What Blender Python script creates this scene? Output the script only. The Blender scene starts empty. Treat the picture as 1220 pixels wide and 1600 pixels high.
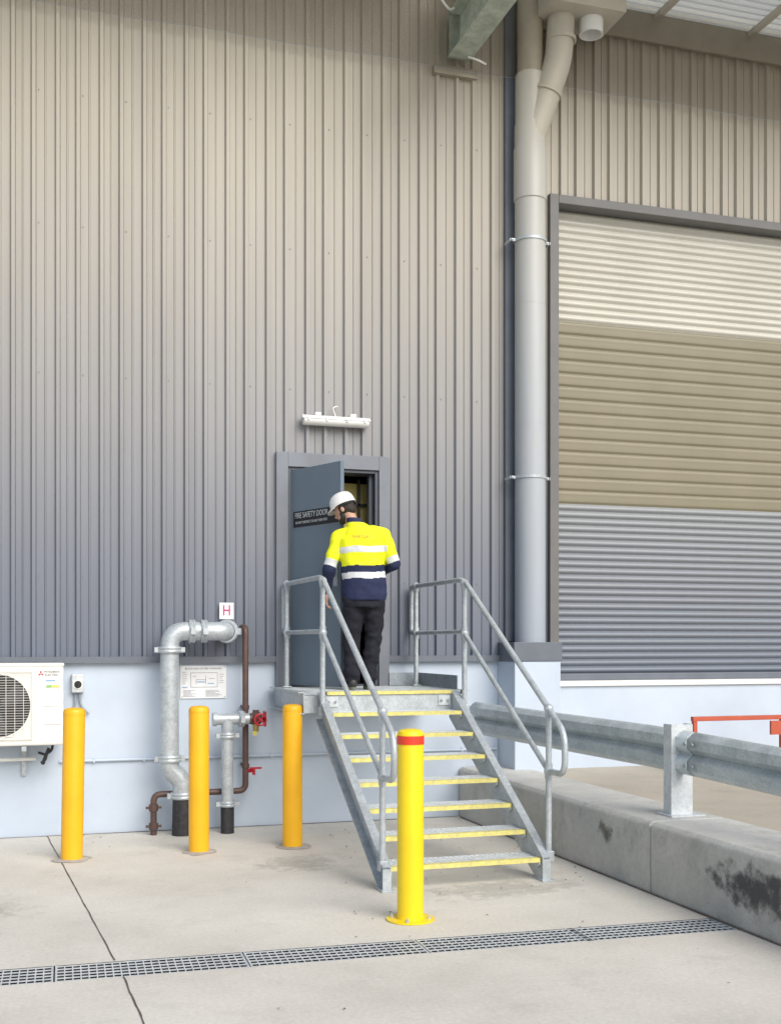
import bpy, bmesh, math, random
from mathutils import Vector, Matrix, noise
random.seed(7)
PI = math.pi
R = math.radians
scene = bpy.context.scene
COL = scene.collection

# ------------------------------------------------------------------ materials
def mat(name, c1, c2=None, rough=.6, metal=0.0, scale=4.0, bump=0.0, bscale=60.0, stretch=(1, 1, 1),
        contrast=(.35, .65), spangle=0.0, spec=.5):
    m = bpy.data.materials.new(name); m.use_nodes = True
    nt = m.node_tree; n = nt.nodes; l = nt.links
    p = n['Principled BSDF']
    p.inputs['Roughness'].default_value = rough
    p.inputs['Metallic'].default_value = metal
    p.inputs['Specular IOR Level'].default_value = spec
    c1 = tuple(c1[:3])+(1,)
    tc = n.new('ShaderNodeTexCoord'); mp = n.new('ShaderNodeMapping'); mp.inputs['Scale'].default_value = stretch
    l.new(tc.outputs['Object'], mp.inputs['Vector'])
    if c2 is None:
        c2 = tuple(v*.86 for v in c1[:3])
    c2 = tuple(c2[:3])+(1,)
    nz = n.new('ShaderNodeTexNoise'); nz.inputs['Scale'].default_value = scale
    nz.inputs['Detail'].default_value = 6; nz.inputs['Roughness'].default_value = .6
    l.new(mp.outputs[0], nz.inputs['Vector'])
    rp = n.new('ShaderNodeValToRGB')
    rp.color_ramp.elements[0].position = contrast[0]; rp.color_ramp.elements[0].color = c2
    rp.color_ramp.elements[1].position = contrast[1]; rp.color_ramp.elements[1].color = c1
    l.new(nz.outputs['Fac'], rp.inputs['Fac'])
    out = rp.outputs['Color']
    if spangle:
        v = n.new('ShaderNodeTexVoronoi'); v.inputs['Scale'].default_value = 55
        l.new(tc.outputs['Object'], v.inputs['Vector'])
        h = n.new('ShaderNodeHueSaturation'); mr = n.new('ShaderNodeMapRange')
        mr.inputs['To Min'].default_value = 1-spangle; mr.inputs['To Max'].default_value = 1+spangle
        sp = n.new('ShaderNodeSeparateColor'); l.new(v.outputs['Color'], sp.inputs[0])
        l.new(sp.outputs[0], mr.inputs['Value']); l.new(mr.outputs[0], h.inputs['Value'])
        l.new(out, h.inputs['Color']); out = h.outputs['Color']
    l.new(out, p.inputs['Base Color'])
    if bump:
        nb = n.new('ShaderNodeTexNoise'); nb.inputs['Scale'].default_value = bscale; nb.inputs['Detail'].default_value = 5
        l.new(mp.outputs[0], nb.inputs['Vector'])
        b = n.new('ShaderNodeBump'); b.inputs['Strength'].default_value = bump; b.inputs['Distance'].default_value = .01
        l.new(nb.outputs['Fac'], b.inputs['Height']); l.new(b.outputs['Normal'], p.inputs['Normal'])
    return m

def baked_light_paint(name, stops, z0, z1, rough, sheet=0, streak=.05):
    """sheet paint with the lighting gradient put into its tint by height, plus dust streaks and sheet to sheet differences"""
    m = bpy.data.materials.new(name); m.use_nodes = True
    nt = m.node_tree; n = nt.nodes; l = nt.links; p = n['Principled BSDF']
    p.inputs['Roughness'].default_value = rough
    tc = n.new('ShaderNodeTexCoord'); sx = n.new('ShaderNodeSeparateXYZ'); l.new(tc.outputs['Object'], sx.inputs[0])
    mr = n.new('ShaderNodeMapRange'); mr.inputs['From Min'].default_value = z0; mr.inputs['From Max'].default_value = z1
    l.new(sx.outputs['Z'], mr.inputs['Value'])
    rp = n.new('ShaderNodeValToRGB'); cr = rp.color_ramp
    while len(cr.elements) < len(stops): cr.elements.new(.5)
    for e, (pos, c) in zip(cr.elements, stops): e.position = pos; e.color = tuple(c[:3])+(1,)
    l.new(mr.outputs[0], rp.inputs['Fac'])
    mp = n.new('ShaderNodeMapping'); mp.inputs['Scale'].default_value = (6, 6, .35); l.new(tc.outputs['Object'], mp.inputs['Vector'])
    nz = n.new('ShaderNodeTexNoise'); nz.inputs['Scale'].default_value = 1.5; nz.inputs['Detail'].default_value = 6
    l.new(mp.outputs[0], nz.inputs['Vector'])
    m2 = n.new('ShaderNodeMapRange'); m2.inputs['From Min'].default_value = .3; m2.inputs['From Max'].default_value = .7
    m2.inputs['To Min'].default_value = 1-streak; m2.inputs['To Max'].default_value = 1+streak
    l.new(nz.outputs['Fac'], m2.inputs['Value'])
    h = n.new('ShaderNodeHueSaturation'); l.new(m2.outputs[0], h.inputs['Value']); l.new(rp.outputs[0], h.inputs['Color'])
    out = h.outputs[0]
    if sheet:
        a = n.new('ShaderNodeMath'); a.operation = 'DIVIDE'; l.new(sx.outputs['X'], a.inputs[0]); a.inputs[1].default_value = sheet
        f = n.new('ShaderNodeMath'); f.operation = 'FLOOR'; l.new(a.outputs[0], f.inputs[0])
        wn = n.new('ShaderNodeTexWhiteNoise'); wn.noise_dimensions = '1D'; l.new(f.outputs[0], wn.inputs['W'])
        m3 = n.new('ShaderNodeMapRange'); m3.inputs['To Min'].default_value = .955; m3.inputs['To Max'].default_value = 1.04; l.new(wn.outputs['Value'], m3.inputs['Value'])
        h2 = n.new('ShaderNodeHueSaturation'); l.new(m3.outputs[0], h2.inputs['Value']); l.new(out, h2.inputs['Color']); out = h2.outputs[0]
    l.new(out, p.inputs['Base Color'])
    return m

def concrete(name, base, dark, light, rough=.85, stain=.5, bump=.25, ssc=2.3):
    m = bpy.data.materials.new(name); m.use_nodes = True
    nt = m.node_tree; n = nt.nodes; l = nt.links; p = n['Principled BSDF']
    p.inputs['Roughness'].default_value = rough
    tc = n.new('ShaderNodeTexCoord')
    def nse(sc, det, ro=.6, off=0):
        z = n.new('ShaderNodeTexNoise'); z.inputs['Scale'].default_value = sc; z.inputs['Detail'].default_value = det
        z.inputs['Roughness'].default_value = ro
        mp = n.new('ShaderNodeMapping'); mp.inputs['Location'].default_value = (off, off*.7, 0); l.new(tc.outputs['Object'], mp.inputs[0]); l.new(mp.outputs[0], z.inputs['Vector'])
        return z
    a = nse(.7, 8, .65); r1 = n.new('ShaderNodeValToRGB')
    r1.color_ramp.elements[0].position = .3; r1.color_ramp.elements[0].color = tuple(dark)+(1,)
    r1.color_ramp.elements[1].position = .68; r1.color_ramp.elements[1].color = tuple(light)+(1,)
    e = r1.color_ramp.elements.new(.5); e.color = tuple(base)+(1,)
    l.new(a.outputs['Fac'], r1.inputs['Fac'])
    b = nse(38, 6, .7); mr = n.new('ShaderNodeMapRange'); mr.inputs['From Min'].default_value = .3; mr.inputs['From Max'].default_value = .7
    mr.inputs['To Min'].default_value = .88; mr.inputs['To Max'].default_value = 1.08; l.new(b.outputs['Fac'], mr.inputs['Value'])
    h = n.new('ShaderNodeHueSaturation'); l.new(r1.outputs[0], h.inputs['Color']); l.new(mr.outputs[0], h.inputs['Value'])
    out = h.outputs[0]
    for sc, lo_, hi_, st, off in ((ssc, .54, .74, stain, 0), (9, .66, .72, stain*.9, 4.2), (1.1, .52, .72, stain*.35, 9)):
        c = nse(sc, 9, .72, off); r2 = n.new('ShaderNodeValToRGB')
        r2.color_ramp.elements[0].position = lo_; r2.color_ramp.elements[0].color = (0, 0, 0, 1)
        r2.color_ramp.elements[1].position = hi_; r2.color_ramp.elements[1].color = (st, st, st, 1)
        l.new(c.outputs['Fac'], r2.inputs['Fac'])
        mx = n.new('ShaderNodeMix'); mx.data_type = 'RGBA'
        l.new(r2.outputs[0], mx.inputs['Factor']); l.new(out, mx.inputs['A']); mx.inputs['B'].default_value = tuple(v*.55 for v in dark)+(1,)
        out = mx.outputs['Result']
    l.new(out, p.inputs['Base Color'])
    bp = n.new('ShaderNodeBump'); bp.inputs['Strength'].default_value = bump; bp.inputs['Distance'].default_value = .004
    l.new(b.outputs['Fac'], bp.inputs['Height']); l.new(bp.outputs[0], p.inputs['Normal'])
    return m

M = {}
P = .193; OFF = .045
M['clad'] = baked_light_paint('ribbed_sheet_paint', [(0, (.125, .147, .195)), (.14, (.165, .182, .222)), (.36, (.255, .257, .265)), (.72, (.365, .340, .290)), (1, (.41, .370, .295))], 1.58, 7.9, .42, sheet=P*4)  # bluish sky light low down, warmer light higher up, painted into the colour
M['flash'] = mat('flashing_grey', (.14, .16, .195), rough=.5)
M['shframe'] = mat('shutter_frame_paint', (.15, .15, .15), rough=.5)
M['flashtop'] = mat('flashing_taupe', (.34, .305, .235), rough=.5)
M['basewall'] = mat('painted_precast', (.54, .62, .72), (.48, .555, .655), rough=.7, scale=1.3, bump=.06, bscale=25)
M['ground'] = concrete('yard_concrete', (.63, .605, .545), (.54, .515, .46), (.69, .665, .605), stain=.30)
M['kerb'] = concrete('kerb_concrete', (.50, .50, .475), (.36, .365, .35), (.60, .60, .57), stain=.6, bump=.9, ssc=3.2)
M['slab'] = concrete('apron_concrete', (.44, .40, .33), (.37, .335, .28), (.49, .45, .38), stain=.3)
M['joint'] = mat('joint_filler', (.12, .09, .08), rough=.9)
M['galv'] = mat('galvanised_steel', (.52, .57, .60), (.40, .44, .47), rough=.42, metal=.3, scale=7, spangle=.10)
M['galvb'] = mat('galvanised_steel_bright', (.62, .66, .68), (.50, .54, .57), rough=.45, metal=.15, scale=9, spangle=.08)
M['galvd'] = mat('galvanised_steel_dull', (.33, .37, .40), (.26, .30, .34), rough=.5, metal=.2, scale=9, spangle=.1)
M['rail'] = mat('guard_rail_zinc', (.50, .56, .58), (.38, .44, .46), rough=.4, metal=.15, scale=5, spangle=.1)
M['yellow'] = mat('bollard_yellow', (.88, .47, .01), (.82, .42, .008), rough=.42, scale=3, bump=.03)
M['yellow2'] = mat('bollard_bright_yellow', (.90, .68, .01), (.86, .62, .01), rough=.4, scale=3, bump=.03)
M['redband'] = mat('red_reflective', (.75, .05, .02), rough=.4)
M['logo'] = mat('logo_red_print', (.40, .05, .02), rough=.6)
M['nosing'] = mat('nosing_yellow', (.76, .68, .20), (.50, .47, .22), rough=.7, scale=22, contrast=(.3, .6))
M['pipe'] = baked_light_paint('downpipe_paint', [(0, (.33, .37, .43)), (.5, (.40, .42, .43)), (1, (.47, .45, .39))], 0, 5.7, .42)  # same painted-in height gradient as the cladding
M['pipetop'] = mat('downpipe_beige', (.50, .47, .395), (.45, .42, .35), rough=.5, scale=2)
M['beam'] = mat('beam_galvanised_green', (.50, .55, .46), (.33, .38, .32), rough=.6, scale=8, spangle=.08)
M['white'] = mat('white_plastic', (.80, .80, .78), (.76, .76, .74), rough=.4)
M['offwhite'] = mat('aircon_white', (.80, .79, .75), (.76, .75, .71), rough=.45)
M['black'] = mat('black_plastic', (.016, .016, .018), rough=.5)
M['drain'] = mat('drain_dark', (.02, .02, .02), rough=.95)
M['tar'] = mat('bitumen_wrap', (.02, .02, .022), (.04, .04, .045), rough=.55, scale=30, bump=.4)
M['brown'] = mat('brown_pipe', (.085, .05, .045), (.12, .07, .055), rough=.45, scale=12)
M['red'] = mat('valve_red', (.50, .015, .03), rough=.4)
M['brass'] = mat('brass', (.5, .38, .15), rough=.35, metal=.8)
M['door'] = mat('door_paint', (.15, .20, .25), (.135, .18, .23), rough=.4, scale=2)
M['doorframe'] = mat('door_frame_paint', (.07, .085, .11), rough=.5)
M['doortrim'] = mat('door_trim_grey', (.19, .21, .245), rough=.5)
M['inside'] = mat('interior_olive', (.50, .40, .13), (.40, .32, .10), rough=.7)
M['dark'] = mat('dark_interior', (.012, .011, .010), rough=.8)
M['rollA'] = mat('shutter_lighting_bright', (.56, .55, .49), (.52, .51, .45), rough=.36, scale=1.5)  # bright reflected light on the upper slats, painted in as a band
M['rollB'] = mat('shutter_lighting_olive', (.225, .203, .14), (.205, .185, .125), rough=.4, scale=1.5)  # duller middle band with fewer reflections, painted into the slat colour
M['rollC'] = baked_light_paint('shutter_lighting_slate', [(0, (.14, .165, .21)), (1, (.26, .275, .29))], 1.4, 3.2, .38, streak=.02)  # bluish light on the lower slats, painted in and fading upward
M['magenta'] = mat('sign_magenta', (.55, .03, .20), rough=.5)
M['paper'] = mat('sign_white', (.78, .80, .82), rough=.5)
M['ink'] = mat('sign_ink', (.18, .2, .24), rough=.6)
M['inkblue'] = mat('sign_ink_blue', (.25, .42, .62), rough=.6)
M['orange'] = mat('barrier_red', (.50, .10, .05), (.42, .08, .04), rough=.5)
M['textlt'] = mat('letter_grey', (.50, .54, .58), rough=.5)
M['skin'] = mat('skin', (.55, .33, .24), (.5, .29, .21), rough=.5, scale=20)
M['hivis'] = mat('hivis_yellow', (.82, .86, .01), (.79, .83, .01), rough=.75, scale=9, bump=.25, bscale=9)
M['navy'] = mat('navy_cloth', (.012, .018, .06), (.018, .026, .08), rough=.85, scale=9, bump=.6, bscale=10)
M['trouser'] = mat('dark_trousers', (.006, .007, .014), (.011, .012, .022), rough=.9, scale=9, bump=.8, bscale=10)
M['tape'] = mat('reflective_tape', (.66, .68, .70), (.62, .64, .66), rough=.4, scale=20)
M['hair'] = mat('dark_hair', (.02, .014, .01), (.035, .025, .018), rough=.7, scale=80)
M['boot'] = mat('boot_leather', (.03, .03, .03), (.05, .05, .05), rough=.6)
M['sole'] = mat('boot_sole', (.18, .2, .16), rough=.7)
M['helmet'] = mat('helmet_white', (.80, .81, .82), rough=.3)
M['cap'] = mat('grout', (.46, .44, .40), (.36, .34, .31), rough=.9, scale=14, bump=.5)
M['leaf'] = mat('dry_leaf', (.12, .08, .04), rough=.9)
M['green'] = mat('sticker_green', (.25, .55, .12), rough=.5)
M['stickyel'] = mat('sticker_yellow', (.8, .7, .1), rough=.5)
rm = bpy.data.materials.new('roof_translucent_sheet'); rm.use_nodes = True
_n = rm.node_tree.nodes; _l = rm.node_tree.links
_p = _n['Principled BSDF']; _p.inputs['Base Color'].default_value = (.80, .80, .76, 1); _p.inputs['Roughness'].default_value = .5
_t = _n.new('ShaderNodeBsdfTranslucent'); _t.inputs['Color'].default_value = (.85, .86, .82, 1)
_m = _n.new('ShaderNodeMixShader'); _m.inputs[0].default_value = .5
_l.new(_p.outputs[0], _m.inputs[1]); _l.new(_t.outputs[0], _m.inputs[2]); _l.new(_m.outputs[0], _n['Material Output'].inputs['Surface'])
M['roof'] = rm
def scuff_mat(name, col, thr, seed, strength=.9):
    """soft edged scuff: noise broken radial fade on a thin sheet lying on the concrete"""
    m = bpy.data.materials.new(name); m.use_nodes = True
    n = m.node_tree.nodes; l = m.node_tree.links; p = n['Principled BSDF']; p.inputs['Base Color'].default_value = col+(1,); p.inputs['Roughness'].default_value = .9
    tc = n.new('ShaderNodeTexCoord'); g = n.new('ShaderNodeVectorMath'); g.operation = 'LENGTH'
    mp0 = n.new('ShaderNodeMapping'); mp0.inputs['Location'].default_value = (-1, -1, -1); mp0.inputs['Scale'].default_value = (2, 2, 2)
    l.new(tc.outputs['Generated'], mp0.inputs[0])
    mpz = n.new('ShaderNodeVectorMath'); mpz.operation = 'MULTIPLY'; l.new(mp0.outputs[0], mpz.inputs[0])
    mpz.inputs[1].default_value = thr
    l.new(mpz.outputs[0], g.inputs[0])
    nz = n.new('ShaderNodeTexNoise'); nz.inputs['Scale'].default_value = 7; nz.inputs['Detail'].default_value = 9; nz.inputs['Roughness'].default_value = .7
    mp = n.new('ShaderNodeMapping'); mp.inputs['Location'].default_value = (seed, seed, seed); l.new(tc.outputs['Object'], mp.inputs[0]); l.new(mp.outputs[0], nz.inputs['Vector'])
    a = n.new('ShaderNodeMath'); a.operation = 'MULTIPLY_ADD'; l.new(nz.outputs['Fac'], a.inputs[0]); a.inputs[1].default_value = 2.6; a.inputs[2].default_value = -.80
    b = n.new('ShaderNodeMath'); b.operation = 'SUBTRACT'; l.new(a.outputs[0], b.inputs[0]); l.new(g.outputs['Value'], b.inputs[1])
    c = n.new('ShaderNodeMapRange'); c.inputs['From Min'].default_value = -.28; c.inputs['From Max'].default_value = .22; c.inputs['To Max'].default_value = strength; l.new(b.outputs[0], c.inputs['Value'])
    l.new(c.outputs[0], p.inputs['Alpha'])
    return m

# ------------------------------------------------------------------ mesh helpers
def new(): return bmesh.new()

def box(bm, x0, x1, y0, y1, z0, z1, mx=None, mi=0):
    vs = [bm.verts.new(Vector((x, y, z))) for z in (z0, z1) for y in (y0, y1) for x in (x0, x1)]
    if mx is not None:
        for v in vs: v.co = mx @ v.co
    for f in ((0, 2, 3, 1), (4, 5, 7, 6), (0, 1, 5, 4), (2, 6, 7, 3), (0, 4, 6, 2), (1, 3, 7, 5)):
        bm.faces.new([vs[i] for i in f]).material_index = mi

def tube(bm, pts, r, n=14, caps=True, mi=0):
    pts = [Vector(p) for p in pts]
    rs = r if isinstance(r, (list, tuple)) else [r]*len(pts)
    rings = []
    t = (pts[1]-pts[0]).normalized()
    up = Vector((0, 0, 1)) if abs(t.z) < .9 else Vector((1, 0, 0))
    u = t.cross(up).normalized()
    for i, p in enumerate(pts):
        if i == 0: t = (pts[1]-p)
        elif i == len(pts)-1: t = (p-pts[i-1])
        else: t = (pts[i+1]-p).normalized()+(p-pts[i-1]).normalized()
        t = t.normalized() if t.length > 1e-9 else Vector((0, 0, 1))
        u = (u-t*u.dot(t)).normalized(); w = t.cross(u)
        rings.append([bm.verts.new(p+(u*math.cos(2*PI*k/n)+w*math.sin(2*PI*k/n))*rs[i]) for k in range(n)])
    for a, b in zip(rings, rings[1:]):
        for k in range(n):
            f = bm.faces.new((a[k], a[(k+1) % n], b[(k+1) % n], b[k])); f.material_index = mi
    if caps:
        bm.faces.new(rings[0]).material_index = mi; bm.faces.new(rings[-1][::-1]).material_index = mi

def fillet(pts, rad, n=6):
    pts = [Vector(p) for p in pts]; out = [pts[0]]
    for i in range(1, len(pts)-1):
        a, b, c = pts[i-1], pts[i], pts[i+1]
        d1 = (a-b).normalized(); d2 = (c-b).normalized()
        r = min(rad, (a-b).length*.49, (c-b).length*.49)
        p0 = b+d1*r; p1 = b+d2*r
        for k in range(n+1):
            s = k/n; out.append(p0*(1-s)**2+b*2*s*(1-s)+p1*s*s)
    out.append(pts[-1]); return out

def lathe(bm, prof, mx=None, n=28, mi=0):
    mx = mx or Matrix()
    rings = []
    for r, z in prof:
        if r < 1e-6: rings.append([bm.verts.new(mx @ Vector((0, 0, z)))])
        else: rings.append([bm.verts.new(mx @ Vector((r*math.cos(2*PI*k/n), r*math.sin(2*PI*k/n), z))) for k in range(n)])
    for a, b in zip(rings, rings[1:]):
        for k in range(n):
            k2 = (k+1) % n
            if len(a) == 1 and len(b) == 1: continue
            if len(a) == 1: vs = (a[0], b[k2], b[k])
            elif len(b) == 1: vs = (a[k], a[k2], b[0])
            else: vs = (a[k], a[k2], b[k2], b[k])
            bm.faces.new(vs).material_index = mi

def sphere(bm, c, r, sc=(1, 1, 1), n=16, mx=None, mi=0):
    c = Vector(c); m = Matrix.Translation(c) @ Matrix.Diagonal((sc[0], sc[1], sc[2], 1))
    if mx is not None: m = mx @ m
    prof = [(r*math.sin(PI*i/n) if 0 < i < n else 0, -r*math.cos(PI*i/n)) for i in range(n+1)]
    lathe(bm, prof, m, n*2, mi)

def prism(bm, poly, a0, a1, axis='x', mi=0):
    def P_(p, a):
        if axis == 'x': return Vector((a, p[0], p[1]))
        if axis == 'y': return Vector((p[0], a, p[1]))
        return Vector((p[0], p[1], a))
    A = [bm.verts.new(P_(p, a0)) for p in poly]; B = [bm.verts.new(P_(p, a1)) for p in poly]
    n = len(poly)
    bm.faces.new(A).material_index = mi; bm.faces.new(B[::-1]).material_index = mi
    for i in range(n): bm.faces.new((A[i], B[i], B[(i+1) % n], A[(i+1) % n])).material_index = mi

def AX(loc, d):
    return Matrix.Translation(Vector(loc)) @ Vector(d).to_track_quat('Z', 'Y').to_matrix().to_4x4()

def obj(name, bm, m, parent=None, smooth=True, bevel=0, keep=False, seg=2):
    if not keep: bmesh.ops.recalc_face_normals(bm, faces=bm.faces[:])
    for f in bm.faces: f.smooth = smooth
    if smooth:
        for e in bm.edges:
            if len(e.link_faces) == 2 and e.calc_face_angle(0) > R(38): e.smooth = False
    me = bpy.data.meshes.new(name); bm.to_mesh(me); bm.free()
    for k in (m if isinstance(m, (list, tuple)) else [m]): me.materials.append(M[k] if isinstance(k, str) else k)
    o = bpy.data.objects.new(name, me); COL.objects.link(o)
    if parent: o.parent = parent
    if bevel:
        b = o.modifiers.new('b', 'BEVEL'); b.width = bevel; b.segments = seg; b.limit_method = 'ANGLE'; b.angle_limit = R(40)
    return o

def tag(o, label, cat=None, group=None, kind=None):
    if label: o['label'] = label
    if cat: o['category'] = cat
    if group: o['group'] = group
    if kind: o['kind'] = kind
    return o

def thing(name, label, cat, loc=(0, 0, 0), rz=0, group=None):
    o = bpy.data.objects.new(name, None); COL.objects.link(o); o.location = loc; o.rotation_euler = (0, 0, rz)
    o.empty_display_size = .1
    return tag(o, label, cat, group)

def struct(name, bm, m, **k):
    o = obj(name, bm, m, **k); o['kind'] = 'structure'; return o

def text(name, body, size, m, parent, mx, align='CENTER', ext=.0008, sx=1.0):
    cu = bpy.data.curves.new(name, 'FONT'); cu.body = body; cu.size = size; cu.align_x = align; cu.align_y = 'CENTER'; cu.extrude = ext
    cu.resolution_u = 3
    t = bpy.data.objects.new('tmp', cu); COL.objects.link(t)
    bpy.context.view_layer.update()
    me = bpy.data.meshes.new_from_object(t.evaluated_get(bpy.context.evaluated_depsgraph_get()))
    bpy.data.objects.remove(t)
    me.transform(mx @ Matrix.Diagonal((sx, 1, 1, 1)))
    me.materials.clear(); me.materials.append(M[m]); me.name = name
    o = bpy.data.objects.new(name, me); COL.objects.link(o); o.parent = parent
    return o
WALLTXT = Matrix.Rotation(PI/2, 4, 'X')

# ------------------------------------------------------------------ camera
TH = R(17.57); CAMD = 10.9; CAMH = 1.75
cam = bpy.data.cameras.new('camera'); co = bpy.data.objects.new('camera', cam); COL.objects.link(co)
cam.sensor_fit = 'VERTICAL'; cam.sensor_height = 24; cam.lens = 27; cam.shift_y = 205/1600; cam.clip_end = 600; cam.clip_start = .1
co.location = (0, -CAMD, CAMH); co.rotation_euler = (PI/2, 0, -TH)
scene.camera = co

# ------------------------------------------------------------------ light
w = bpy.data.worlds.new('World'); scene.world = w; w.use_nodes = True
nt = w.node_tree; sky = nt.nodes.new('ShaderNodeTexSky'); sky.sky_type = 'NISHITA'; sky.sun_disc = False
SEL, SAZ = R(38), R(163)
sky.sun_elevation = SEL; sky.sun_rotation = SAZ; sky.air_density = 1.0; sky.dust_density = 2.0
nt.links.new(sky.outputs[0], nt.nodes['Background'].inputs[0]); nt.nodes['Background'].inputs[1].default_value = .15
sl = bpy.data.lights.new('sun', 'SUN'); sl.energy = 3.0; sl.angle = R(46); sl.color = (1, .955, .88)
so = bpy.data.objects.new('sun', sl); COL.objects.link(so)
sd = Vector((math.sin(SAZ)*math.cos(SEL), math.cos(SAZ)*math.cos(SEL), math.sin(SEL)))
so.rotation_euler = sd.to_track_quat('Z', 'Y').to_euler(); so.location = sd*30
scene.view_settings.view_transform = 'Standard'; scene.view_settings.look = 'None'; scene.view_settings.exposure = 0

# ------------------------------------------------------------------ ground with drain channel
gA = -.032
def gy(x, off): return -4.385+gA*(x+.13)+off
bm = new()
X0, X1 = -3.95, 4.165
inn = [bm.verts.new((X0, gy(X0, -.31), 0)), bm.verts.new((X1, gy(X1, -.31), 0)), bm.verts.new((X1, gy(X1, 0), 0)), bm.verts.new((X0, gy(X0, 0), 0))]
out = [bm.verts.new((-250, -250, 0)), bm.verts.new((250, -250, 0)), bm.verts.new((250, 250, 0)), bm.verts.new((-250, 250, 0))]
for i in range(4): bm.faces.new((out[i], out[(i+1) % 4], inn[(i+1) % 4], inn[i]))
struct('ground', bm, 'ground')
bm = new()
lo = [bm.verts.new((v[0], v[1], -.22)) for v in ((X0, gy(X0, -.31)), (X1, gy(X1, -.31)), (X1, gy(X1, 0)), (X0, gy(X0, 0)))]
hi = [bm.verts.new((v[0], v[1], -.001)) for v in ((X0, gy(X0, -.31)), (X1, gy(X1, -.31)), (X1, gy(X1, 0)), (X0, gy(X0, 0)))]
bm.faces.new(lo)
for i in range(4): bm.faces.new((lo[i], lo[(i+1) % 4], hi[(i+1) % 4], hi[i]))
struct('drain_channel', bm, 'drain', smooth=False)
def strip(bm, a, b, w, z=.004, wob=0):
    a = Vector((a[0], a[1], z)); b = Vector((b[0], b[1], z)); d = (b-a).normalized(); s = Vector((-d.y, d.x, 0))*w/2
    n = 40; prev = None
    for i in range(n+1):
        p = a.lerp(b, i/n); j = random.uniform(.7, 1.3)
        p = p+Vector((-d.y, d.x, 0))*wob*noise.noise(Vector((i*.4, 0, 0)))
        cur = (bm.verts.new(p-s*j), bm.verts.new(p+s*j))
        if prev: bm.faces.new((prev[0], cur[0], cur[1], prev[1]))
        prev = cur
bm = new(); strip(bm, (.19, -.02), (.47, gy(.4, 0)+.01), .008, wob=.006); struct('slab_joint', bm, 'joint', smooth=False)
bm = new(); strip(bm, (.49, gy(.4, -.31)-.01), (.60, -7.6), .008, wob=.006); struct('slab_joint', bm, 'joint', smooth=False)
bm = new(); strip(bm, (-6, -.012), (4.16, -.012), .018); struct('slab_joint', bm, 'joint', smooth=False)
bm = new(); strip(bm, (4.155, -.1), (4.155, -9), .016); struct('slab_joint', bm, 'joint', smooth=False)

bm = new(); L = 1.012
for i in range(6):
    y = -.294+i*.284/5; box(bm, 0.004, L-.004, y-.0045, y+.0045, -.006, -.001)
for i in range(25):
    x = .008+i*(L-.016)/24; box(bm, x-.0035, x+.0035, -.29, -.014, -.006, -.002)
box(bm, 0, .008, -.30, 0, -.03, 0); box(bm, L-.008, L, -.30, 0, -.03, 0)
gr = obj('drain_grate', bm, 'galvb', smooth=False)
for i, x in enumerate([.155, 1.175, 2.195, 3.15, -.865]):
    o = gr if i == 0 else gr.copy()
    if i: COL.objects.link(o)
    o.location = (x, gy(x, -.002), 0); o.rotation_euler = (0, 0, math.atan(gA))
    tag(o, ['drain grate section crossed by the slab joint, second from the left edge', 'drain grate section between the slab joint and the red banded bollard',
            'drain grate section right in front of the red banded bollard', 'rightmost drain grate section ending at the concrete kerb',
            'drain grate section cut by the left edge of the photo'][i], 'drain grate', 'drain grates in the concrete yard')

# ------------------------------------------------------------------ raised apron and kerb
KX, KZ = 4.17, .50
def kerb_piece(y0, y1):
    bm = new()
    prism(bm, [(KX, 0), (KX, KZ-.03), (KX+.03, KZ), (KX+.60, KZ), (KX+.62, KZ-.015), (KX+.62, 0)], y0, y1, 'y')
    return bm
cuts = [0, -3.75, -7.2, -10.5, -16]
for i in range(4):
    o = struct('kerb', kerb_piece(cuts[i]-.006, cuts[i+1]+.006), 'kerb', bevel=.012, smooth=False)
bm = new(); box(bm, KX+.03, KX+.6, -16, 0, .02, KZ-.06); struct('kerb_core', bm, 'joint', smooth=False)
bm = new(); box(bm, KX+.62, 24, -16, 0, 0, .445); struct('apron', bm, 'slab', smooth=False)
def scuff(y0, y1, z0, z1, m, x=KX-.004):
    bm = new(); bm.faces.new([bm.verts.new(v) for v in ((x, y0, z0), (x, y1, z0), (x, y1, z1), (x, y0, z1))]); struct('kerb_stain', bm, m, smooth=False)
scuff(-5.65, -4.35, .08, .45, scuff_mat('tyre_scuff', (.07, .072, .075), (0, 1, 1), 3.1, .72))
scuff(-3.25, -2.95, .22, .44, scuff_mat('rust_scuff', (.14, .13, .12), (0, 1, 1), 8.0, .6))
def floor_mark(x0, x1, y0, y1, m):
    bm = new(); bm.faces.new([bm.verts.new(v) for v in ((x0, y0, .0025), (x1, y0, .0025), (x1, y1, .0025), (x0, y1, .0025))]); struct('floor_stain', bm, m, smooth=False)
fm = scuff_mat('floor_damp', (.30, .28, .24), (1, 1, 0), 5.5, .22)
floor_mark(2.3, 4.1, -3.7, -2.9, fm); floor_mark(1.6, 2.5, -2.4, -1.5, fm); floor_mark(-1.2, .2, -3.4, -2.6, fm)

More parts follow.
